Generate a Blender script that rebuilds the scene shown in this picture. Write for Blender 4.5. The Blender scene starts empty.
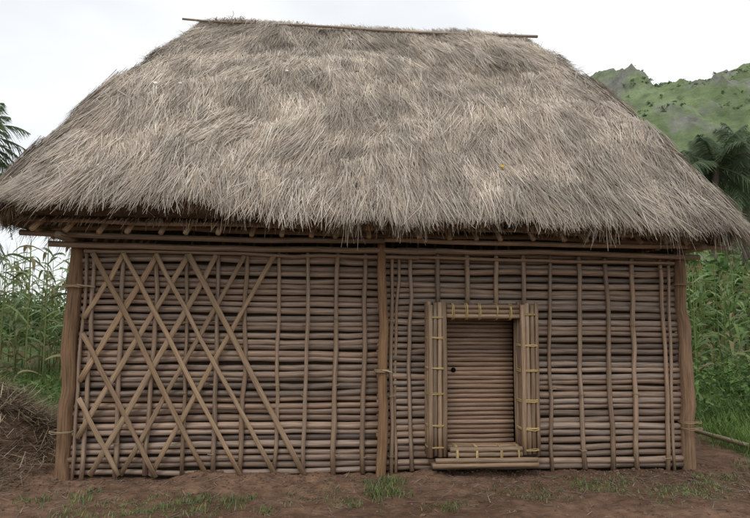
import bpy, math, numpy as np
rng=np.random.default_rng(11)
C=bpy.context.scene
C.view_settings.view_transform='Standard'; C.view_settings.look='None'; C.view_settings.exposure=0

# ---------------------------------------------------------------- helpers
def vnoise(p,seed=0):
    p=np.asarray(p,float); i=np.floor(p).astype(np.int64); f=p-i; f=f*f*(3-2*f)
    def h(a,b,c):
        n=(a*374761393+b*668265263+c*2147483647+seed*974711)&0xffffffff
        n=((n^(n>>13))*1274126177)&0xffffffff
        n=((n^(n>>16))*2246822519)&0xffffffff
        return ((n>>8)&0xffff)/65535.*2-1
    x,y,z=i[:,0],i[:,1],i[:,2]; r=0
    for dx in(0,1):
        for dy in(0,1):
            for dz in(0,1):
                w=(f[:,0] if dx else 1-f[:,0])*(f[:,1] if dy else 1-f[:,1])*(f[:,2] if dz else 1-f[:,2])
                r=r+w*h(x+dx,y+dy,z+dz)
    return r
def fbm(p,oct=4,seed=0):
    r=0;a=1
    for o in range(oct):
        r=r+a*vnoise(np.asarray(p)*2**o,seed+o*17);a*=.5
    return r
def norm(v): return v/np.maximum(np.linalg.norm(v,axis=-1,keepdims=True),1e-9)

class MB:
    def __init__(s): s.v=[];s.q=[];s.t=[];s.c=[];s.a=[];s.n=0
    def add(s,v,q=None,t=None,col=(1,1,1),cuv=None):
        v=np.asarray(v,float);n=len(v)
        s.v.append(v)
        if q is not None and len(q): s.q.append(np.asarray(q,np.int64)+s.n)
        if t is not None and len(t): s.t.append(np.asarray(t,np.int64)+s.n)
        col=np.asarray(col,float)
        s.c.append(np.broadcast_to(col,(n,3)) if col.ndim==1 else col)
        s.a.append(np.zeros((n,3)) if cuv is None else cuv)
        s.n+=n
    def build(s,name,mat,parent=None,smooth=True):
        v=np.concatenate(s.v); me=bpy.data.meshes.new(name)
        q=np.concatenate(s.q) if s.q else np.zeros((0,4),np.int64)
        t=np.concatenate(s.t) if s.t else np.zeros((0,3),np.int64)
        me.vertices.add(len(v)); me.vertices.foreach_set('co',v.astype(np.float32).ravel())
        nl=len(q)*4+len(t)*3
        me.loops.add(nl); me.loops.foreach_set('vertex_index',np.concatenate([q.ravel(),t.ravel()]).astype(np.int32))
        me.polygons.add(len(q)+len(t))
        st=np.concatenate([np.arange(len(q))*4,len(q)*4+np.arange(len(t))*3]).astype(np.int32)
        me.polygons.foreach_set('loop_start',st)
        me.polygons.foreach_set('use_smooth',np.full(len(q)+len(t),smooth))
        me.update(calc_edges=True); me.validate()
        c=np.concatenate(s.c); c=np.concatenate([c,np.ones((len(c),1))],1)
        at=me.attributes.new('tint','FLOAT_COLOR','POINT'); at.data.foreach_set('color',c.astype(np.float32).ravel())
        at=me.attributes.new('cuv','FLOAT_VECTOR','POINT'); at.data.foreach_set('vector',np.concatenate(s.a).astype(np.float32).ravel())
        me.materials.append(mat)
        o=bpy.data.objects.new(name,me); C.collection.objects.link(o)
        if parent: o.parent=parent
        return o

def tube(m,pts,rad,sides=8,col=(1,1,1),ref=(0,1,0),flat=1.,cap=True):
    p=np.asarray(pts,float);k=len(p);r=np.broadcast_to(np.asarray(rad,float),(k,))
    t=norm(np.gradient(p,axis=0)); ref=np.asarray(ref,float)
    if abs(np.dot(t[0],ref))>.9: ref=np.array([1.,0,0])
    n2=norm(ref-t*(t@ref)[:,None]); n1=np.cross(t,n2)
    an=np.arange(sides)/sides*2*np.pi+.3
    v=p[:,None]+n1[:,None]*(np.cos(an)*1.)[None,:,None]*r[:,None,None]+n2[:,None]*(np.sin(an)*flat)[None,:,None]*r[:,None,None]
    s=np.concatenate([[0],np.cumsum(np.linalg.norm(np.diff(p,axis=0),axis=1))]); rd=rng.random()*40
    cuv=np.stack([np.broadcast_to(s[:,None]+rd,(k,sides)),np.broadcast_to(np.cos(an)[None],(k,sides)),np.broadcast_to(np.sin(an)[None]+rd*3,(k,sides))],-1).reshape(-1,3)
    i=np.arange(k-1)[:,None]*sides;j=np.arange(sides)[None];j2=(j+1)%sides
    q=np.stack([i+j,i+j2,i+sides+j2,i+sides+j],-1).reshape(-1,4)
    v=v.reshape(-1,3);tr=None
    if cap:
        v=np.concatenate([v,p[:1],p[-1:]]);cuv=np.concatenate([cuv,cuv[:1],cuv[-1:]])
        jj=np.arange(sides);b=(k-1)*sides;e=k*sides
        tr=np.concatenate([np.stack([(jj+1)%sides,jj,np.full(sides,e)],1),np.stack([b+jj,b+(jj+1)%sides,np.full(sides,e+1)],1)])
    m.add(v,q,tr,col,cuv)

def blades(m,P,D,S,L,W,droop,col,tipw=.35):
    n=len(P);L=L[:,None];W=np.broadcast_to(W,(n,))[:,None]
    p1=P+D*L*.5+droop*.25;p2=P+D*L+droop
    v=np.stack([P-S*W*.5,P+S*W*.5,p1-S*W*.5,p1+S*W*.5,p2-S*W*.5*tipw,p2+S*W*.5*tipw],1).reshape(-1,3)
    b=np.arange(n)[:,None]*6
    q=np.concatenate([b+np.array([[0,1,3,2]]),b+np.array([[2,3,5,4]])])
    col=np.repeat(np.broadcast_to(col,(n,3)),6,axis=0)
    m.add(v,q,None,col)

def ribbon(P,W,S):
    n,k,_=P.shape
    a=P-S[:,None]*W[...,None]*.5;b=P+S[:,None]*W[...,None]*.5
    v=np.stack([a,b],2).reshape(-1,3)
    base=np.arange(n)[:,None]*2*k;i=np.arange(k-1)[None]*2
    s=(base+i)
    q=np.stack([s,s+1,s+3,s+2],-1).reshape(-1,4)
    return v,q

# ---------------------------------------------------------------- materials
def mat(name,rough=.8,spec=.2,nscale=(3,8,8),lo=.65,hi=1.25,bump=.3,bdist=.004,src='cuv',detail=5):
    m=bpy.data.materials.new(name);m.use_nodes=True;N=m.node_tree.nodes;K=m.node_tree.links
    b=N['Principled BSDF'];b.inputs['Roughness'].default_value=rough
    b.inputs['Specular IOR Level'].default_value=spec
    a=N.new('ShaderNodeAttribute');a.attribute_name='tint'
    if src=='plain':
        K.new(a.outputs['Color'],b.inputs['Base Color']);return m
    if src=='cuv':
        s=N.new('ShaderNodeAttribute');s.attribute_name='cuv';sv=s.outputs['Vector']
    else:
        s=N.new('ShaderNodeTexCoord');sv=s.outputs['Object']
    mp=N.new('ShaderNodeMapping');mp.inputs['Scale'].default_value=nscale;K.new(sv,mp.inputs[0])
    no=N.new('ShaderNodeTexNoise');no.inputs['Scale'].default_value=1;no.inputs['Detail'].default_value=detail;no.inputs['Roughness'].default_value=.65
    K.new(mp.outputs[0],no.inputs['Vector'])
    mr=N.new('ShaderNodeMapRange');mr.inputs['From Min'].default_value=.3;mr.inputs['From Max'].default_value=.7
    mr.inputs['To Min'].default_value=lo;mr.inputs['To Max'].default_value=hi;K.new(no.outputs['Fac'],mr.inputs['Value'])
    mu=N.new('ShaderNodeVectorMath');mu.operation='SCALE';K.new(a.outputs['Color'],mu.inputs[0]);K.new(mr.outputs[0],mu.inputs['Scale'])
    K.new(mu.outputs[0],b.inputs['Base Color'])
    if bump:
        bp=N.new('ShaderNodeBump');bp.inputs['Strength'].default_value=bump;bp.inputs['Distance'].default_value=bdist
        K.new(no.outputs['Fac'],bp.inputs['Height']);K.new(bp.outputs[0],b.inputs['Normal'])
    return m
M_cane=mat('cane',.5,.4,(4,3,3),.42,1.45,.4,.003)
M_wood=mat('post_wood',.8,.2,(4,5,5),.45,1.35,.8,.008)
M_slat=mat('split_bamboo',.65,.3,(4,2,2),.6,1.3,.3,.003)
M_tie=mat('tie',.7,.2,src='plain')
M_straw=mat('thatch_straw',.9,.08,(2.5,2.5,2.5),.70,1.24,0,src='obj',detail=2)
M_base=mat('thatch_core',.95,.05,(14,14,40),.5,1.3,.8,.03,src='obj')
M_leaf=bpy.data.materials.new('leaf');M_leaf.use_nodes=True
_N=M_leaf.node_tree.nodes;_K=M_leaf.node_tree.links;_b=_N['Principled BSDF'];_b.inputs['Roughness'].default_value=.55;_b.inputs['Specular IOR Level'].default_value=.3
_a=_N.new('ShaderNodeAttribute');_a.attribute_name='tint';_t=_N.new('ShaderNodeBsdfTranslucent');_x=_N.new('ShaderNodeMixShader');_x.inputs[0].default_value=.3
_K.new(_a.outputs['Color'],_b.inputs['Base Color']);_K.new(_a.outputs['Color'],_t.inputs['Color']);_K.new(_b.outputs[0],_x.inputs[1]);_K.new(_t.outputs[0],_x.inputs[2]);_K.new(_x.outputs[0],_N['Material Output'].inputs['Surface'])
M_dirt=mat('soil',.95,.08,(7,7,7),.5,1.4,1.,.04,src='obj',detail=8)
M_hill=mat('hill_grass',.95,.05,(.16,.16,.16),.6,1.35,1.,2.5,src='obj',detail=8)
M_clod=mat('clod',.95,.05,(30,30,30),.7,1.2,.5,.005,src='obj')

def jc(col,n,v=.15,h=.02):
    w=rng.normal(0,h,(n,1))
    c=np.asarray(col)[None]*(1+rng.normal(0,v,(n,1)))*(1+np.concatenate([w,0*w,-w*1.5],1));return np.clip(c,.01,.9)

# ---------------------------------------------------------------- ground
def gh(x,y):
    x=np.asarray(x,float);y=np.asarray(y,float);z0=np.zeros_like(x)
    r=np.hypot(x,y)
    near=np.exp(-(r/14)**2)
    h=.018*fbm(np.stack([x*1.3,y*1.3,z0],-1),3,5)+near*.014*fbm(np.stack([x*9,y*9,z0],-1),3,9)
    h=h+.06*np.exp(-((np.abs(y+.1))/.22)**2)*(np.abs(x)<3.2)*(.6+.6*fbm(np.stack([x*3,y*3,z0],-1),2,31))*.8
    h=h+.66*np.exp(-(((x+4.35)/1.0)**2+((y-1.0)/.8)**2))*(1+.2*fbm(np.stack([x*4,y*4,z0],-1),3,12))
    h=h+.24*np.exp(-(((x+3.6)/.45)**2+((y-.5)/.4)**2))
    far=np.clip((r-30)/200,0,1)
    return h+far*1.5*fbm(np.stack([x*.02,y*.02,z0],-1),3,3)
def green(x,y):
    z0=np.zeros_like(x);n=.5*fbm(np.stack([x*1.1,y*1.1,z0],-1),3,44)
    ss=lambda a:np.clip(a*1.6+.5,0,1)
    right=ss(np.minimum(np.minimum(x-3.2,y-.7),np.maximum(x-4.1,y-1.9))*1.3+n*.7)
    left=ss(np.minimum(-2.5-x,y-2.3)+n)
    back=ss(y-5.5+n)
    out=ss(np.hypot(x,y*1.0)-13+n)
    return np.maximum.reduce([right,left,back,out])
n=360;u=np.linspace(-1,1,n);B=7.0;g=.60*np.sinh(B*u)
X,Y=np.meshgrid(g,g,indexing='xy');x=X.ravel();y=Y.ravel()-.4
Z=gh(x,y);v=np.stack([x,y,Z],1)
i,j=np.meshgrid(np.arange(n-1),np.arange(n-1),indexing='xy');b=(j*n+i).ravel()
q=np.stack([b,b+1,b+n+1,b+n],1)
gm=green(x,y)[:,None];nz=fbm(np.stack([x*.7,y*.7,0*x],-1),4,8)[:,None]
dirt=np.array([.185,.112,.074])*(1+.32*nz)
dry=np.exp(-(((x+4.4)/1.4)**2+((y-.9)/1.1)**2))[:,None]
dirt=dirt*(1-dry)+np.array([.19,.14,.095])*dry
grs=np.array([.075,.11,.035])*(1+.3*nz)
m=MB();m.add(v,q,None,np.clip(dirt*(1-gm)+grs*gm,.02,.5));m.build('ground',M_dirt)

# ---------------------------------------------------------------- hut
hut=bpy.data.objects.new('thatched_hut',None);C.collection.objects.link(hut)
WX=2.8;H=1.97
canec=(.28,.203,.153)
def wob(a,b,k=9,amp=.006):
    a=np.array(a,float);b=np.array(b,float);t=np.linspace(0,1,k)[:,None]
    w=np.cumsum(rng.normal(0,amp,(k,3)),0);w-=w[0]+(w[-1]-w[0])*t
    return a*(1-t)+b*t+w
m=MB()
DX0,DX1,DZ0,DZ1=.40,1.19,.25,1.43
for (a,bx) in ((-WX+.02,-.07),(-.11,WX-.02)):
    z=.03
    while z<H+.02:
        r=rng.uniform(.024,.032);z+=r
        segs=[(a+rng.uniform(-.02,.02),bx+rng.uniform(-.02,.02))]
        if a>-1 and DZ0<z<DZ1: segs=[(segs[0][0],DX0),(DX1,segs[0][1])]
        for s0,s1 in segs:
            L=s1-s0;k=max(6,int(L*7))
            yy=.02+rng.normal(0,.006);tl=rng.normal(0,.004)
            w=rng.normal(0,.035)
            cc=np.array(canec)*(1+rng.normal(0,.23))*np.array([1+w,1,1-w])
            cc=np.clip(cc,.06,.6)
            tube(m,wob((s0,yy,z-tl),(s1,yy,z+tl),k,.004),np.linspace(r,r*.86,k) if rng.random()<.5 else np.linspace(r*.86,r,k),9,cc)
        z+=r+rng.uniform(-.003,.003)
for zz in np.arange(.06,H,.066):
    r=.031
    tube(m,wob((-WX,4.0,zz),(WX,4.0,zz),8,.004),r,6,jc(canec,1)[0])
    for sx in(-1,1): tube(m,wob((sx*WX,0.1,zz),(sx*WX,3.95,zz),8,.004),r,6,jc(canec,1)[0],ref=(1,0,0))
m.build('wall_canes',M_cane,hut)
m=MB()
def box(m,x0,x1,y0,y1,z0,z1,col):
    v=[(a,b,c) for a in(x0,x1) for b in(y0,y1) for c in(z0,z1)]
    q=[(0,1,3,2),(4,6,7,5),(0,4,5,1),(2,3,7,6),(0,2,6,4),(1,5,7,3)]
    m.add(v,q,None,col)
dk=(.05,.036,.026)  # dark backing sheets, coloured to give the shade in the gaps between canes
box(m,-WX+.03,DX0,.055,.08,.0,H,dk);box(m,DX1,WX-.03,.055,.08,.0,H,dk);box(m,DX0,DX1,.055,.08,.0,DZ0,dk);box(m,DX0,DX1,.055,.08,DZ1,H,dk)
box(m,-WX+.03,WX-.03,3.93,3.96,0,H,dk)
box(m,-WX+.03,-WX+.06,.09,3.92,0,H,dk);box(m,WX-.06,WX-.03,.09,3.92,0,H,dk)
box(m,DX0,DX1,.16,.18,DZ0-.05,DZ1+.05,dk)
m.build('gap_shade_backing',M_clod,hut,False)
m=MB();upc=(.29,.20,.137)
vx=[-2.64,-2.385,-2.10,-1.83,-1.57,-1.31,-1.03,-.77,-.49,-.24,.005,.177,.43,.707,.985,1.246,1.51,1.785,2.044,2.314,2.587]
for xx in vx:
    zt,zb=2.03,rng.uniform(-.02,.05);r=rng.uniform(.018,.024)
    dx=rng.normal(0,.012)
    cc=jc(upc,1,.16)[0]
    if .4<xx<1.25:
        tube(m,wob((xx,-.035,1.50),(xx,-.035,zt),5,.004),r,8,cc)
    else:
        tube(m,wob((xx+dx,-.035,zb),(xx,-.035,zt),10,.009),np.linspace(r,r*.88,10)*(1+rng.normal(0,.04,10)),8,cc)
for xx in (-2.73,.05,2.66):
    tube(m,wob((xx,-.03,0),(xx+.02,-.03,2.0),9,.008),.015,8,jc(upc,1,.14)[0])
m.build('upright_canes',M_cane,hut)
m=MB();sl=(.33,.225,.14)
A=[((-2.64,1.95),(-1.60,.05)),((-2.38,1.95),(-1.31,.04)),((-2.10,1.95),(-1.02,.05)),((-1.82,1.95),(-.76,.03)),((-2.69,1.25),(-2.02,.03)),((-2.69,.70),(-2.33,.05))]
Bk=[((-1.07,1.95),(-2.07,.04)),((-1.33,1.95),(-2.32,.05)),((-1.58,1.95),(-2.57,.05)),((-1.82,1.95),(-2.69,.36)),((-2.09,1.95),(-2.70,.84)),((-2.38,1.95),(-2.69,1.38))]
for L_,yy in((Bk,-.066),(A,-.083)):
    for (x0,z0),(x1,z1) in L_:
        w=rng.uniform(.020,.027)
        tube(m,wob((x0,yy,z0),(x1,yy,z1),9,.005),w*(1+rng.normal(0,.05,9)),8,jc(sl,1,.14)[0],ref=(0,1,0),flat=.28)
m.build('lattice_slats',M_slat,hut)
m=MB()
def ring(m,c,rx,ry,r=.0045,col=(.45,.33,.16),axis='z',n=14):
    a=np.linspace(0,2*np.pi,n)
    e=np.sign(np.cos(a))*np.abs(np.cos(a))**.6*rx;g=np.sign(np.sin(a))*np.abs(np.sin(a))**.6*ry
    o=rng.normal(0,.003,n);o[-1]=o[0]
    if axis=='z': p=np.stack([c[0]+e,c[1]+g,c[2]+o],1)
    else: p=np.stack([c[0]+o,c[1]+g,c[2]+e],1)
    tube(m,p,r,5,col,ref=(0,0,1) if axis=='z' else (1,0,0),cap=False)
ty=(.46,.33,.15)
def tiebundle(m,c,rx,ry,axis='z',col=ty):
    for k in range(2 if rng.random()<.5 else 3):
        d=(k-1)*.009
        cc=(c[0],c[1],c[2]+d) if axis=='z' else (c[0]+d,c[1],c[2])
        ring(m,cc,rx,ry,.0045,jc(col,1,.2)[0],axis)
for c,rx in(((-2.83,-.02,.42),.095),((-2.80,-.02,1.66),.088),((-.09,-.09,.93),.062),((2.83,-.02,.46),.09),((2.84,-.02,.40),.09),((2.80,-.02,1.75),.088)):
    tiebundle(m,c,rx,rx,col=(.33,.25,.15))
tube(m,wob((-.09,-.155,.94),(.0,-.16,.92),4,.003),.007,6,(.45,.37,.25))
tube(m,wob((-2.75,-.10,1.67),(-2.6,-.09,1.65),4,.003),.008,6,(.38,.30,.19))
for zz in(.30,.47,.72,.97,1.22,1.44):
    tiebundle(m,(.397,-.105,zz+rng.normal(0,.015)),.086,.105)
for zz in(.28,.42,.66,.93,1.17,1.43):
    tiebundle(m,(1.245,-.105,zz+rng.normal(0,.015)),.090,.105)
for xx in(.56,.66,.79,.94,1.07): tiebundle(m,(xx+rng.normal(0,.01),-.10,1.465),.075,.09,'x')
for xx in(.55,.74,.93,1.12): tiebundle(m,(xx+rng.normal(0,.02),-.12,.195),.088,.11,'x')
for xx in vx:
    for zz in (1.9,1.35,.75,.2):
        if .3<xx<1.4 and zz<1.6: continue
        if rng.random()<.45: ring(m,(xx,-.025,zz+rng.normal(0,.05)),.03,.035,.0035,jc((.30,.22,.13),1,.2)[0])
m.build('ties',M_tie,hut)
m=MB()
def post(a,b,r0,r1,amp,col):
    k=16;p=wob(a,b,k,amp);rr=np.linspace(r0,r1,k)*(1+rng.normal(0,.04,k));tube(m,p,rr,14,col)
post((-2.835,0,-.15),(-2.79,0,2.12),.070,.060,.010,(.235,.142,.083))
post((2.83,0,-.15),(2.80,0,2.12),.068,.058,.010,(.255,.16,.098))
post((-.085,-.085,-.15),(-.10,-.085,2.12),.048,.040,.008,(.28,.165,.09))
for sx in(-1,1): post((sx*2.8,4,-.15),(sx*2.8,4,2.2),.065,.06,.006,(.2,.13,.08))
m.build('posts',M_wood,hut)
m=MB();fc=(.28,.19,.122)
for xs,zb in(((.335,.378,.421,.462),.20),((1.178,1.222,1.266,1.308),.20)):
    for ii,xx in enumerate(xs):
        for yy in(-.185,-.14,-.095,-.05,-.005):
            if yy>-.18 and ii in(1,2): continue
            r=.0225*rng.uniform(.86,1.05)
            tube(m,wob((xx,yy,zb+rng.uniform(-.02,.02)),(xx+rng.normal(0,.003),yy,1.545+rng.uniform(-.025,.015)),7,.002),r,9,jc(fc,1,.2)[0])
for zz in(1.425,1.467,1.509):
    for yy in(-.165,-.12,-.075,-.03):
        if yy>-.16 and zz==1.467: continue
        tube(m,wob((.485,yy,zz),(1.155,yy,zz),6,.002),.0215,9,jc(fc,1,.15)[0])
for zz in(.128,.172,.216,.260):
    for yy in(-.20,-.155,-.11,-.065,-.02):
        if yy>-.19 and zz in(.172,.216): continue
        x0,x1=(.36,1.29) if zz<.2 else(.487,1.152)
        tube(m,wob((x0+rng.uniform(-.02,.02),yy-(.03 if zz<.2 else 0),zz),(x1+(rng.uniform(-.02,.02) if zz<.2 else 0),yy-(.03 if zz<.2 else 0),zz),7,.002),.022,9,jc(fc,1,.15)[0])
m.build('window_frame',M_cane,hut)
m=MB();zz=.26
while zz<1.43:
    r=rng.uniform(.016,.023);zz+=r
    tube(m,wob((.43,.10,zz),(1.17,.10,zz),6,.0018),r,8,jc((.29,.19,.13),1,.14)[0]);zz+=r
m.build('window_shutter',M_cane,hut)
m=MB();tube(m,[(.60,.070,.925),(.60,.088,.925)],.022,12,(.008,.006,.005));m.build('hole_shade_disc',M_clod,hut)  # near-black disc on the shutter, the hole's inner shade put in as colour
m=MB()
for yy,zz,x0,x1,r in((-.10,2.01,-3.0,2.95,.028),(-.24,2.085,-3.18,3.14,.026),(-.12,2.15,-3.05,3.0,.026),(-.40,2.175,-3.1,3.05,.020),(-.06,1.955,-2.72,2.72,.018)):
    xm=(x0+x1)/2+rng.uniform(-.3,.3)
    tube(m,wob((x0,yy,zz+.012),(xm+.2,yy,zz),14,.006),r,8,jc((.29,.20,.138),1,.12)[0])
    tube(m,wob((xm-.15,yy+.02,zz+.01),(x1,yy,zz-.012),14,.006),r*.9,8,jc((.29,.20,.138),1,.12)[0])
for xx in np.arange(-3.0,3.05,.25):
    xx=xx+rng.normal(0,.025)
    tube(m,wob((xx,-.33+rng.normal(0,.03),2.10),(xx*.75,1.9,4.45),7,.006),.022,8,jc((.38,.28,.19),1,.15)[0])
    tube(m,wob((xx,4.33,2.10),(xx*.75,2.1,4.45),7,.006),.022,6,jc((.33,.24,.17),1,.15)[0])
for yy in np.arange(.0,4.1,.3):
    for sx in(-1,1): tube(m,wob((sx*3.15,yy,2.12),(sx*2.2,2+(yy-2)*.3,4.3),7,.006),.022,6,jc((.33,.24,.17),1,.15)[0])
for k in range(5):
    f=k/5;yy=.1+1.6*f;zz=2.50+1.6*f
    tube(m,wob((-2.9+.7*f,yy,zz),(2.9-.7*f,yy,zz),9,.006),.02,6,(.28,.2,.14))
for sx in(-1,1): 
    tube(m,wob((sx*2.8,-.42,2.06),(sx*2.8,4.4,2.06),9,.006),.03,8,(.25,.18,.12))
    tube(m,wob((sx*3.02,-.3,2.12),(sx*3.02,4.3,2.12),9,.006),.024,8,(.25,.18,.12))
m.build('roof_poles',M_cane,hut)

# ---- thatch surface
def rr_point(a,b,r,sg,s):
    r=np.minimum(r,np.minimum(a,b)*.98)
    ia=a-r;ib=b-r
    ang0=np.array([-90,-90,0,0,90,90,180,180])[sg]*np.pi/180.
    corner=(sg%2==1)
    ang=ang0+np.where(corner,s*np.pi/2,0)
    cx=np.select([sg==0,sg==1,sg==2,sg==3,sg==4,sg==5,sg==6,sg==7],[-ia+2*ia*s,ia,ia,ia,ia-2*ia*s,-ia,-ia,-ia])
    cy=np.select([sg==0,sg==1,sg==2,sg==3,sg==4,sg==5,sg==6,sg==7],[-ib,-ib,-ib+2*ib*s,ib,ib,ib,ib-2*ib*s,-ib])
    o=np.stack([np.cos(ang),np.sin(ang)],-1)
    return np.stack([cx,cy],-1)+o*r[...,None],o
A0,A1,B0,B1=3.35,2.10,2.62,.12
Z0,RH=2.33,2.75
def rc(t): return np.stack([-.08-.05*(1-t),2.0+0*t],-1)
def rprof(t):
    a=A0+(A1-A0)*t;b=B0+(B1-B0)*t;z=Z0+RH*(t+.045*np.sin(np.pi*t))
    return a,b,.12+.4*(1-t),z
def rsurf(t,sg,s):
    a,b,r,z=rprof(t);xy,o=rr_point(a,b,r,sg,s)
    P=np.concatenate([xy+rc(t),z[:,None]],1)
    e=1e-3;a2,b2,r2,z2=rprof(t-e);xy2,_=rr_point(a2,b2,r2,sg,s)
    P2=np.concatenate([xy2+rc(t-e),z2[:,None]],1)
    D=norm(P2-P)
    O=np.concatenate([o,np.zeros((len(o),1))],1)
    S=norm(np.cross(D,O));N=norm(np.cross(S,D))
    N=np.where((N[:,2:3]<0),-N,N)
    n=.075*fbm(P*1.5,3,71)+.035*fbm(P*5,2,5)
    ph=P[:,2]*3.3+1.6*fbm(P*np.array([.9,.9,.3]),2,40)
    n=n+.026*(np.mod(ph,1)*-1+.5)
    n=n*(1-.75*np.clip((t-.8)/.2,0,1))
    zz=-.06*(1-t)*vnoise(P*np.array([1.1,1.1,0]),91)
    P=P+N*n[:,None];P[:,2]+=zz
    return P,D,S,N
m=MB();NS=44
sgs=np.repeat(np.arange(8),NS);ss=np.tile(np.arange(NS)/NS,8);R=len(sgs)
rings=[]
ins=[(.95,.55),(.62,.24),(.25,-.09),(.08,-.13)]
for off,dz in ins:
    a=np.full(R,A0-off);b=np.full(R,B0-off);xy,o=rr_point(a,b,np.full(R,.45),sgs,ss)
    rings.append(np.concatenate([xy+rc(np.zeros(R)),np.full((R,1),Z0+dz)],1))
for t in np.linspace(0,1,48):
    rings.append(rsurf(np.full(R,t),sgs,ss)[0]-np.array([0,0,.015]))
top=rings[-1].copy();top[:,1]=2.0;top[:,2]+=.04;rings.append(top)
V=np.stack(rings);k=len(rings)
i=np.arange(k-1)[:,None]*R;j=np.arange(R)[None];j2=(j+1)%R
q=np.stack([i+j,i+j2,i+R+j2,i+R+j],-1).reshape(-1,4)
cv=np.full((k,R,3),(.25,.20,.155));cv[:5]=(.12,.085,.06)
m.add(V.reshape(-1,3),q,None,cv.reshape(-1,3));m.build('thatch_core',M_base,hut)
pal=np.array([(.50,.435,.365),(.385,.325,.265),(.60,.54,.465),(.25,.20,.155),(.45,.365,.28)])
def thatch(m,nb,seg,tr=(0,1),lw=(.20,.52),wid=(.0028,.0062),off=(0,.05),mess=.25):
    t=1-np.sqrt(rng.random(nb)) if len(seg)==2 else rng.random(nb)
    t=tr[0]+(tr[1]-tr[0])*t
    sg=rng.choice(seg,nb,p=None);s=rng.random(nb)
    P,D,S,N=rsurf(t,sg,s)
    sw=fbm(P*1.3,3,90)*.38+vnoise(P*7,33)*.34
    lean=sw+rng.normal(0,mess*.75,nb)
    wild=rng.random(nb)<.06;lean=np.where(wild,rng.normal(0,1.0,nb),lean)
    lift=.03+np.abs(rng.normal(0,.05,nb))+np.where(wild,.06,0)
    d=norm(D+S*lean[:,None]+N*lift[:,None])
    L=rng.uniform(*lw,nb)*(1+.2*vnoise(P*3,4))
    side=norm(np.cross(d,N)+N*rng.normal(0,.35,nb)[:,None])
    base=P-d*(L*.4)[:,None]+N*(rng.uniform(*off,nb))[:,None]
    dr=np.zeros((nb,3));dr[:,2]=-L*.08*rng.random(nb);dr+=S*(rng.normal(0,.10,nb)*L)[:,None]
    dr-=N*(lift*L*.8)[:,None]
    c=pal[rng.choice(5,nb,p=[.3,.26,.17,.13,.14])]*(1+rng.normal(0,.13,(nb,1)))
    pz=1+.17*fbm(P*1.1,3,55)+.14*vnoise(P*6,56)+.15*vnoise(np.stack([P[:,0]*16,P[:,1]*3,P[:,2]*3],1),57);c=c*pz[:,None]
    blades(m,base,d,side,L,rng.uniform(*wid,nb),dr,np.clip(c,.02,.85))
m=MB()
thatch(m,140000,[0]);thatch(m,13000,[1,7]);
thatch(m,9000,[2,6],wid=(.006,.012));thatch(m,2500,[3,5],wid=(.012,.02));thatch(m,10000,[4],wid=(.016,.026))
thatch(m,4000,[0,1,2,4,6,7],tr=(.93,1.0),mess=.5,lw=(.15,.35))
nb=6500;P=np.stack([rng.uniform(-2.22,1.98,nb),2+rng.normal(0,.10,nb),np.full(nb,Z0+RH+.01)],1)
P[:,2]+=.02*fbm(P*2,3,7)-np.abs(P[:,1]-2)*.25+.09*np.exp(-((P[:,0]+1.75)/.38)**2)
d=norm(np.stack([rng.normal(0,.4,nb),rng.choice([-1,1],nb)*1.,rng.normal(-.3,.12,nb)],1))
L=rng.uniform(.12,.32,nb);dr=np.zeros((nb,3));dr[:,2]=-L*.35
c=pal[rng.choice(5,nb)]*.85*(1+rng.normal(0,.12,(nb,1)))
blades(m,P,d,norm(np.cross(d,[0,0,1.])),L,.006,dr,c)
m.build('thatch_straw',M_straw,hut)
m=MB()
def fringe(nb,seg,t,down,out,lw,cols,w=(.004,.008),inset=0.,zo=0.,uneven=0,tj=.03,xbias=0,tuft=0):
    sg=rng.choice(seg,nb);s=rng.random(nb)
    P,D,S,N=rsurf(np.full(nb,t)+rng.uniform(-.0,tj,nb),sg,s)
    if tuft:
        kk=vnoise(P*np.array([5,5,0]),77)>tuft;P,D,S,N=P[kk],D[kk],S[kk],N[kk];nb=len(P)
    O=norm(np.stack([N[:,0],N[:,1],0*N[:,0]],1))
    P=P-O*(inset+rng.uniform(0,.06,nb))[:,None];P[:,2]+=zo+rng.uniform(-.02,.02,nb)
    d=norm(np.array([0,0,-1.])*down+O*(out+rng.normal(0,.12,nb))[:,None]+S*rng.normal(0,.28,nb)[:,None]+S*(.4*vnoise(P*3,2))[:,None])
    L=rng.uniform(*lw,nb)*(1+uneven*fbm(P*np.array([2.5,2.5,0]),3,66))*(1+xbias*np.clip(P[:,0]/3.2,-1,1))
    L=np.maximum(L,.03)
    side=norm(S+O*rng.normal(0,.4,nb)[:,None])
    dr=np.zeros((nb,3));dr[:,2]=-L*.15
    c=cols[rng.choice(len(cols),nb)]*(1+rng.normal(0,.15,(nb,1)))
    blades(m,P,d,side,L,rng.uniform(*w,nb),dr,np.clip(c,.02,.8))
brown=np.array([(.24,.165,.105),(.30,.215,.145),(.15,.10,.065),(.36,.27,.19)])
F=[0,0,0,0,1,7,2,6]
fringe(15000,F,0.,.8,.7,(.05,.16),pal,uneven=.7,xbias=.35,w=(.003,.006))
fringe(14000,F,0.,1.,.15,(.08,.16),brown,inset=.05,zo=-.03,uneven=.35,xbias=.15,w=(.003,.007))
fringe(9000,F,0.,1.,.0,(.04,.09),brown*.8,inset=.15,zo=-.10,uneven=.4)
fringe(2200,F,0.,1.,.3,(.10,.27),pal*.85,uneven=.4,xbias=.45,tuft=.3,w=(.003,.006))
fringe(4000,[3,4,4,4,5],0.,.9,.4,(.1,.22),pal,w=(.010,.018))
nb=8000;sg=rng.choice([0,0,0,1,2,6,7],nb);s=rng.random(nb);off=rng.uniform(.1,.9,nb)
xy,o=rr_point(A0-off,B0-off,np.full(nb,.45),sg,s)
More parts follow.
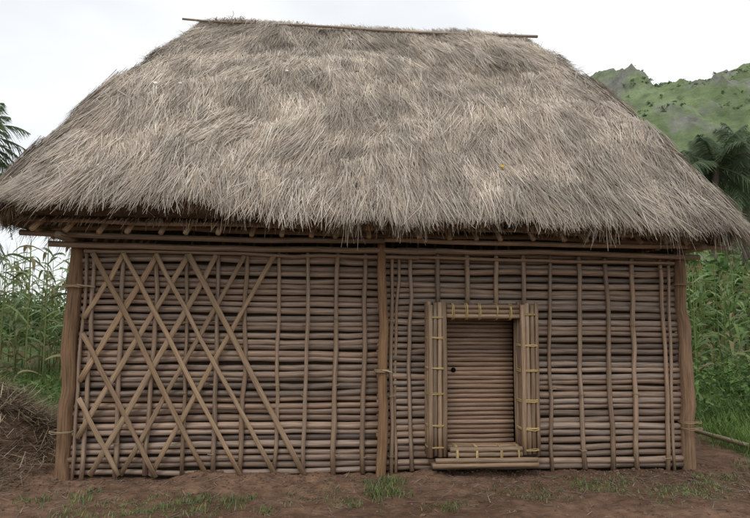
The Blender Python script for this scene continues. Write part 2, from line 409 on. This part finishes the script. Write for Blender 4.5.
P=np.concatenate([xy+rc(np.zeros(nb)),(Z0-.11+np.clip(off-.2,0,9)*.95+rng.uniform(-.03,.01,nb))[:,None]],1)
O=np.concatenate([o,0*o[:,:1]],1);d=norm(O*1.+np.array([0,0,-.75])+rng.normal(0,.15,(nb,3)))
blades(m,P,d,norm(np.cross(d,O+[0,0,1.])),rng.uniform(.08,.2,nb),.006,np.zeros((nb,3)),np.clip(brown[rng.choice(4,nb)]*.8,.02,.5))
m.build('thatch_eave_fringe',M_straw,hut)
m=MB();tube(m,wob((-2.40,1.74,5.05),(2.10,1.74,5.05),16,.007),np.linspace(.013,.019,16),8,(.33,.25,.19))
m.build('ridge_pole',M_cane,hut)
m=MB()
def chip(t,s,sz,col):
    P,D,S,N=rsurf(np.array([t]),np.array([0]),np.array([s]));P=P+N*.08
    w=sz
    v=np.stack([P[0]-S[0]*w,P[0]-D[0]*w*.6+N[0]*.004,P[0]+S[0]*w,P[0]+D[0]*w*.7]);v=np.concatenate([v,v-N[0]*.006])
    m.add(v,[(0,1,2,3),(7,6,5,4),(0,3,7,4),(3,2,6,7),(2,1,5,6),(1,0,4,5)],None,col)
chip(.13,.70,.026,(.62,.42,.07));chip(.42,.055,.03,(.75,.75,.7));chip(.43,.10,.02,(.75,.75,.7));chip(.55,.30,.025,(.75,.72,.66));chip(.86,.44,.025,(.7,.65,.6));chip(.57,.46,.025,(.08,.06,.05))
m.build('debris_on_thatch',M_clod,hut,False)

# ---------------------------------------------------------------- vegetation
def grass(name,nb,xr,yr,hr,col,mask=None,w=(.005,.01)):
    x=rng.uniform(*xr,nb);y=rng.uniform(*yr,nb)
    if mask is not None:
        k=mask(x,y);x=x[k];y=y[k]
    n=len(x);P=np.stack([x,y,gh(x,y)-.01],1)
    h=rng.uniform(*hr,n)*(1+.5*vnoise(np.stack([x*1.5,y*1.5,0*x],-1),21))
    az=rng.uniform(0,2*np.pi,n);d=norm(np.stack([np.cos(az)*.35,np.sin(az)*.35,np.ones(n)],1))
    S=np.stack([-np.sin(az),np.cos(az),0*az],1)
    dr=np.stack([np.cos(az),np.sin(az),-.5+0*az],1)*(h*rng.uniform(.1,.5,n))[:,None]
    c=np.asarray(col)[None]*(1+rng.normal(0,.22,(n,1)))*(1+rng.normal(0,.08,(n,3)))*(1+.3*vnoise(np.stack([x,y,0*x],-1),77))[:,None]
    m=MB();blades(m,P,d,S,h,rng.uniform(*w,n),dr,np.clip(c,.01,.6),.2)
    return m.build(name,M_leaf,None,True)
gmask=lambda x,y:green(x,y)>rng.random(len(x))*.8+.1
grass('grass',42000,(3.0,10),(.2,8),(.08,.30),(.12,.19,.045),gmask)
grass('grass',26000,(-10,-2.8),(1.8,9),(.12,.35),(.12,.17,.045),gmask,w=(.006,.012))
def patch(x,y,cs):
    r=0
    for cx,cy,rx,ry in cs: r=np.maximum(r,np.exp(-((x-cx)/rx)**2-((y-cy)/ry)**2))
    return r
pcs=[(-1.9,-.75,.6,.3),(-1.1,-.8,.5,.25),(-2.5,-.6,.3,.2),(-.35,-.65,.4,.22),(1.0,-.6,.4,.2),(1.7,-.45,.5,.22),(2.3,-.7,.5,.3),(2.7,-.35,.35,.2),(.3,-.9,.3,.15),(-.1,-.3,.2,.1)]
tm=lambda x,y:(patch(x,y,pcs)*(.7+1.2*fbm(np.stack([x*5,y*5,0*x],-1),3,88))>rng.random(len(x))*.9+.12)
grass('grass_tufts',42000,(-3.2,3.6),(-1.5,-.2),(.015,.07),(.16,.21,.075),tm,w=(.003,.008))
grass('grass_tufts',3500,(2.9,4.6),(-.6,1.2),(.03,.10),(.13,.17,.06),lambda x,y:fbm(np.stack([x*2,y*2,0*x],-1),3,18)>.1,w=(.003,.006))
nb=20000;x=rng.normal(-4.1,.8,nb);y=rng.normal(.75,.7,nb);kk=(x<-3.02);x=x[kk];y=y[kk];n_=len(x)
P=np.stack([x,y,gh(x,y)+rng.uniform(0,.08,n_)],1);az=rng.uniform(0,6.28,n_)
d=norm(np.stack([np.cos(az),np.sin(az),rng.normal(-.05,.3,n_)],1))
m=MB();c=np.array([(.36,.28,.19),(.24,.18,.12),(.46,.37,.26),(.16,.11,.075)])[rng.choice(4,n_)]*(1+rng.normal(0,.15,(n_,1)))
blades(m,P,d,norm(np.cross(d,[0,0,1.])),rng.uniform(.08,.35,n_),rng.uniform(.003,.008,n_),np.zeros((n_,3)),np.clip(c,.02,.6))
m.build('dry_straw_heap',M_straw)

def corn_field(name,pts,seed,col,hs=1.):
    r=np.random.default_rng(seed);m=MB()
    for (x,y) in pts:
        h=r.uniform(2.2,2.9)*hs;z0=float(gh(np.array([x]),np.array([y]))[0])
        lx,ly=r.normal(0,.08,2)
        ax=lambda s:np.stack([x+lx*s*s,y+ly*s*s,z0+h*s],-1)
        s=np.linspace(0,1,6);tube(m,ax(s),np.linspace(.016,.006,6),5,np.array(col)*r.uniform(.9,1.3)*np.array([1.2,1.1,.9]))
        nl=r.integers(10,14);sh=np.linspace(.1,.93,nl);az=r.uniform(0,6.28)+np.arange(nl)*np.pi+r.normal(0,.35,nl)
        L=r.uniform(.6,.95,nl)*(1-.35*np.abs(sh-.5));t=np.linspace(0,1,7)
        base=ax(sh)
        up=r.uniform(.35,.75,nl)[:,None]*L[:,None]*(t*1.3)[None]-(r.uniform(.5,1.1,nl)*L)[:,None]*(t**2.3)[None]
        out=L[:,None]*(t-.18*t**3)[None]
        Pn=base[:,None]+np.stack([np.cos(az)[:,None]*out,np.sin(az)[:,None]*out,up],-1)
        W=r.uniform(.055,.095,nl)[:,None]*(np.sin(np.pi*np.clip(t*.93+.07,0,1))**.6)[None]
        S=norm(np.stack([-np.sin(az),np.cos(az),r.normal(0,.35,nl)],-1))
        v,q=ribbon(Pn,W,S)
        cc=np.asarray(col)[None]*(1+r.normal(0,.2,(nl,1)))*(1+r.normal(0,.06,(nl,3)))
        old=(r.random(nl)<.16)|(sh<.25);cc[old]=np.array([.28,.23,.12])*r.uniform(.8,1.2)
        m.add(v,q,None,np.repeat(np.clip(cc,.01,.6),14,0))
        nt=9;P=np.repeat(ax(np.array([1.])),nt,0);a2=r.uniform(0,6.28,nt)
        d=norm(np.stack([np.cos(a2)*.35,np.sin(a2)*.35,np.ones(nt)],-1))
        blades(m,P,d,norm(np.cross(d,[1,.3,0.])),r.uniform(.15,.3,nt),.008,np.zeros((nt,3)),np.array([.30,.25,.13]))
    return m.build(name,M_leaf)
pts=[(x+rng.normal(0,.1),y+rng.normal(0,.1)) for y in np.arange(6.4,13,.8) for x in np.arange(-14,-3.4,.52)]
corn_field('corn_field',pts,3,(.19,.24,.105),1.08)
pts=[(x+rng.normal(0,.12),y+rng.normal(0,.12)) for y in np.arange(5.6,11.5,.8) for x in np.arange(3.6,13.5,.6)]
corn_field('corn_field',pts,4,(.155,.22,.08),1.0)

def leafmass(name,centers,nper,size,cols,mt=None,lump=.35):
    m=MB()
    for (cx,cy,cz,rx,rz) in centers:
        n_=int(nper*rx*rx*4)+20
        d=norm(rng.normal(0,1,(n_,3)));rad=rng.random(n_)**.45
        lm=1+lump*fbm(d*2.2+cx,3,int(abs(cx*13+cy*7))%97)
        P=np.array([cx,cy,cz])+d*(rad*lm)[:,None]*np.array([rx,rx,rz])
        k=P[:,2]>0;P=P[k];n_=len(P)
        nrm=norm(d[k]*.6+rng.normal(0,.6,(n_,3))+[0,0,.7]);a=norm(np.cross(nrm,rng.normal(0,1,(n_,3))));b=np.cross(nrm,a)
        s=rng.uniform(.6,1.3,n_)[:,None]*size
        v=np.stack([P-a*s,P-b*s*.45+nrm*s*.1,P+a*s,P+b*s*.45+nrm*s*.1],1).reshape(-1,3)
        q=np.arange(n_*4).reshape(-1,4)
        c=np.asarray(cols)[rng.choice(len(cols),n_)]*(1+rng.normal(0,.15,(n_,1)))*(1+.25*vnoise(P*2/ max(rx,.3),9))[:,None]
        m.add(v,q,None,np.repeat(np.clip(c,.01,.5),4,0))
    return m.build(name,mt or M_leaf,None,False)
gc=[(.085,.16,.04),(.12,.21,.05),(.06,.12,.03),(.15,.235,.07)]
cen=[(rng.uniform(3.9,8.5),rng.uniform(2.3,5.2),rng.uniform(.1,.4),rng.uniform(.35,.65),rng.uniform(.45,.8)) for _ in range(38)]
leafmass('weed_bushes',cen,400,.045,gc)
cen=[(rng.uniform(-9,-3.4),rng.uniform(3.4,5.8),rng.uniform(.0,.15),rng.uniform(.3,.6),rng.uniform(.25,.5)) for _ in range(26)]
leafmass('weed_bushes',cen,350,.045,gc)
cen=[(x,rng.uniform(26,40),rng.uniform(.3,1.2),rng.uniform(2,3.5),rng.uniform(1.6,3.2)) for x in list(np.arange(-60,-10,2.6))+list(np.arange(8,90,2.6))]
cen+=[(rng.uniform(11,26),rng.uniform(15,22),rng.uniform(1.5,3.0),rng.uniform(1.2,2.2),rng.uniform(1.6,2.8)) for _ in range(16)]
leafmass('distant_bushes',cen,30,.24,gc)

def palm(x,y,h,r,seed,nf=46,name='palm_tree'):
    rg=np.random.default_rng(seed)
    root=bpy.data.objects.new(name,None);C.collection.objects.link(root)
    m=MB();s=np.linspace(0,1,12);p=np.stack([x+.4*s**2,y+0*s,h*s-.1],-1);tube(m,p,.20-.05*s+rg.normal(0,.012,12),10,(.12,.10,.075));m.build('trunk',M_wood,root)
    m=MB();top=p[-1]
    for i in range(nf):
        az=rg.uniform(0,6.28);el=rg.uniform(-.6,1.4);L=r*rg.uniform(.85,1.15);t=np.linspace(0,1,14)
        out=L*t*np.cos(el*.9)*(1-.12*t);up=L*(t*np.sin(el)-.58*t**2.1*(1.0-.25*np.sin(el)))
        c=top+np.stack([np.cos(az)*out,np.sin(az)*out,up],-1)
        tube(m,c,np.linspace(.035,.008,14),4,(.17,.18,.09))
        nl=90;u=np.repeat(np.linspace(.12,1,nl//2),2);P=np.stack([np.interp(u,t,c[:,k]) for k in range(3)],-1)
        T=norm(np.stack([np.interp(u,t,np.gradient(c[:,k])) for k in range(3)],-1))
        S=norm(np.cross(T,[0,0,1.]));sd=np.tile([1,-1],nl//2)[:,None]
        d=norm(S*sd+T*.6+np.array([0,0,-.25])+rg.normal(0,.16,(nl,3)))
        Ll=r*.24*np.sin(np.pi*np.clip(u*.85+.12,0,1))*rg.uniform(.8,1.1,nl)
        dr=np.zeros((nl,3));dr[:,2]=-Ll*.5
        cc=np.array([.16,.21,.12])*rg.uniform(.7,1.35)*(1+rg.normal(0,.1,(nl,1)))
        blades(m,P,d,norm(np.cross(d,np.cross(d,[0,0,1.])+rg.normal(0,.3,(nl,3)))),Ll,.04,dr,cc,.3)
    m.build('fronds',M_leaf,root)
palm(16.9,20,8.5,3.0,1);palm(19.2,21,9.3,3.3,2);palm(19.6,26,9.4,3.2,6);palm(26,28,7.5,3.6,7)
palm(-15.7,20,8.8,2.9,3);palm(-18.5,24,7.0,3.2,5)

# ---------------------------------------------------------------- hill
hx=np.linspace(-80,420,400);hy=np.linspace(70,380,240)
px=[-80,-20,20,60,88,95,100,105,110,114,120,127,134,146,161,200,260,330,420]
pz=[0,2,14,50,80,88,96,97,93,87,89,93,95,95,100,114,90,35,0]
X,Y=np.meshgrid(hx,hy);x=X.ravel();y=Y.ravel()
crest=np.interp(x,px,pz)
wf=np.clip((y-70)/135,0,1);wb=np.clip((380-y)/175,0,1)
w=np.minimum(wf,wb);w=w*w*(3-2*w)*.45+w*.55
P=np.stack([x,y,0*x],-1)
cr_=np.clip(np.abs(y-205)/30,.35,1)
z=crest*w+w*cr_*(4.5*fbm(P*.03,4,14)+3.6*fbm(P*.10,4,15))-2*(1-w)+w*1.0*fbm(P*.35,2,16)
z-=w*5.0*np.abs(vnoise(np.stack([x*.07+.5*vnoise(P*.05,3),y*.014,0*x],-1),19))*cr_
rn=fbm(np.stack([x*.09,y*.09,z*.12],-1),4,23)
rock=np.clip(rn*2.4-.55,0,1)[:,None]
rock=np.maximum(rock,(np.exp(-((x-103)/9)**2-((y-200)/30)**2)*.6*(.6+.6*fbm(P*.2,3,2)).clip(0,1))[:,None])
z+=rock[:,0]*2.4*np.abs(fbm(P*.5,2,51))
gn=fbm(P*.05,4,29)[:,None]
col=np.array([.185,.235,.12])*(1+.3*gn)*(1-rock)+np.array([.235,.235,.20])*rock  # green is desaturated so the distance haze sits in the base colour
nxx=len(hx);i,j=np.meshgrid(np.arange(nxx-1),np.arange(len(hy)-1));b=(j*nxx+i).ravel()
m=MB();m.add(np.stack([x,y,z],1),np.stack([b,b+1,b+nxx+1,b+nxx],1),None,np.clip(col,.02,.5));m.build('hill',M_hill)
nb=7000;ii=rng.choice(len(x),nb*4);k=(w[ii]>.2)&(y[ii]<212)&(fbm(P[ii]*.06,3,61)>-.1)&(x[ii]>40)&(x[ii]<240);ii=ii[k][:nb]
cen=[(x[a]+rng.normal(0,.6),y[a]+rng.normal(0,.6),z[a]-.3,rng.uniform(.4,1.2),rng.uniform(.3,.8)) for a in ii]
leafmass('hill_shrubs',cen,3,.36,[(.15,.20,.10),(.18,.23,.12),(.12,.16,.085)],lump=.5)

# ---------------------------------------------------------------- ground debris
ico=np.array([(0,1,1.618),(0,-1,1.618),(0,1,-1.618),(0,-1,-1.618),(1,1.618,0),(-1,1.618,0),(1,-1.618,0),(-1,-1.618,0),(1.618,0,1),(-1.618,0,1),(1.618,0,-1),(-1.618,0,-1)])/1.9
it=np.array([(0,1,8),(0,8,4),(0,4,5),(0,5,9),(0,9,1),(1,6,8),(8,6,10),(8,10,4),(4,10,2),(4,2,5),(5,2,11),(5,11,9),(9,11,7),(9,7,1),(1,7,6),(3,6,7),(3,7,11),(3,11,2),(3,2,10),(3,10,6)])
n_=5500;x=rng.uniform(-5,5.2,n_);y=rng.uniform(-1.8,.6,n_);nearw=rng.random(n_)<.4;y=np.where(nearw,rng.normal(-.18,.12,n_),y)
sz=rng.uniform(.004,.011,n_)+ (rng.random(n_)<.05)*rng.uniform(.004,.016,n_)
v=ico[None]*(1+rng.normal(0,.24,(n_,12,1)))*sz[:,None,None]*np.array([1.1,1,.8])+np.stack([x,y,gh(x,y)+sz*.1],1)[:,None]
c=np.array([.165,.105,.073])*(1+rng.normal(0,.16,(n_,1)))*(1+rng.normal(0,.02,(n_,3)))
m=MB();m.add(v.reshape(-1,3),None,(np.arange(n_)[:,None,None]*12+it[None]).reshape(-1,3),np.repeat(np.clip(c,.02,.5),12,0));m.build('soil_clods',M_clod,None,False)
n_=2600;x=rng.uniform(-4,4.5,n_);y=-np.abs(rng.normal(0,.55,n_))-.12;P=np.stack([x,y,gh(x,y)+.006],1);az=rng.uniform(0,6.28,n_)
d=norm(np.stack([np.cos(az),np.sin(az),rng.normal(0,.06,n_)],1))
m=MB();blades(m,P,d,norm(np.cross(d,[0,0,1.])),rng.uniform(.03,.16,n_),rng.uniform(.002,.005,n_),np.zeros((n_,3)),np.clip(pal[rng.choice(5,n_)]*rng.uniform(.35,.85,(n_,1)),.02,.6));m.build('straw_litter',M_straw)
m=MB();tube(m,wob((3.80,1.75,.10),(3.98,.30,.06),10,.003),np.linspace(.022,.03,10),8,(.34,.28,.19));m.build('fallen_pole',M_wood)

# ---------------------------------------------------------------- camera
cp=np.array([-.6325,-5.5068,1.394]);yw,pt,rl=.0877,.0991,.0074
Fv=np.array([math.sin(yw)*math.cos(pt),math.cos(yw)*math.cos(pt),math.sin(pt)]);R0=np.array([math.cos(yw),-math.sin(yw),0]);U0=np.cross(R0,Fv)
Rv=math.cos(rl)*R0+math.sin(rl)*U0;Uv=-math.sin(rl)*R0+math.cos(rl)*U0
from mathutils import Matrix
cam=bpy.data.cameras.new('camera');co=bpy.data.objects.new('camera',cam);C.collection.objects.link(co)
cam.sensor_width=36;cam.lens=600/750*36;cam.clip_end=3000;cam.clip_start=.05
co.matrix_world=Matrix(((Rv[0],Uv[0],-Fv[0],cp[0]),(Rv[1],Uv[1],-Fv[1],cp[1]),(Rv[2],Uv[2],-Fv[2],cp[2]),(0,0,0,1)))
C.camera=co
# ---------------------------------------------------------------- light
sun_el,sun_az=math.radians(52),math.radians(-160)
W=bpy.data.worlds.new('World');C.world=W;W.use_nodes=True;N=W.node_tree.nodes;K=W.node_tree.links
bg=N['Background'];bg.inputs['Strength'].default_value=.12
sky=N.new('ShaderNodeTexSky');sky.sky_type='NISHITA';sky.sun_disc=False;sky.sun_elevation=sun_el;sky.sun_rotation=sun_az
tc=N.new('ShaderNodeTexCoord');mp=N.new('ShaderNodeMapping');mp.inputs['Scale'].default_value=(1,1,2.2);K.new(tc.outputs['Generated'],mp.inputs[0])
no=N.new('ShaderNodeTexNoise');no.inputs['Scale'].default_value=1.6;no.inputs['Detail'].default_value=4;no.inputs['Roughness'].default_value=.5;K.new(mp.outputs[0],no.inputs['Vector'])
cr=N.new('ShaderNodeMapRange');cr.inputs['From Min'].default_value=.38;cr.inputs['From Max'].default_value=.62;cr.inputs['To Min'].default_value=.66;cr.inputs['To Max'].default_value=.98;K.new(no.outputs['Fac'],cr.inputs['Value'])
mx=N.new('ShaderNodeMix');mx.data_type='RGBA';K.new(cr.outputs[0],mx.inputs['Factor']);K.new(sky.outputs[0],mx.inputs[6]);mx.inputs[7].default_value=(9.0,9.2,9.3,1);K.new(mx.outputs[2],bg.inputs['Color'])
sl_=bpy.data.lights.new('sun','SUN');sl_.energy=1.05;sl_.angle=math.radians(18);sl_.color=(1,.96,.9)
so=bpy.data.objects.new('sun',sl_);C.collection.objects.link(so)
from mathutils import Vector
dv=Vector((math.sin(sun_az)*math.cos(sun_el),math.cos(sun_az)*math.cos(sun_el),math.sin(sun_el)))
so.rotation_euler=dv.to_track_quat('Z','Y').to_euler()
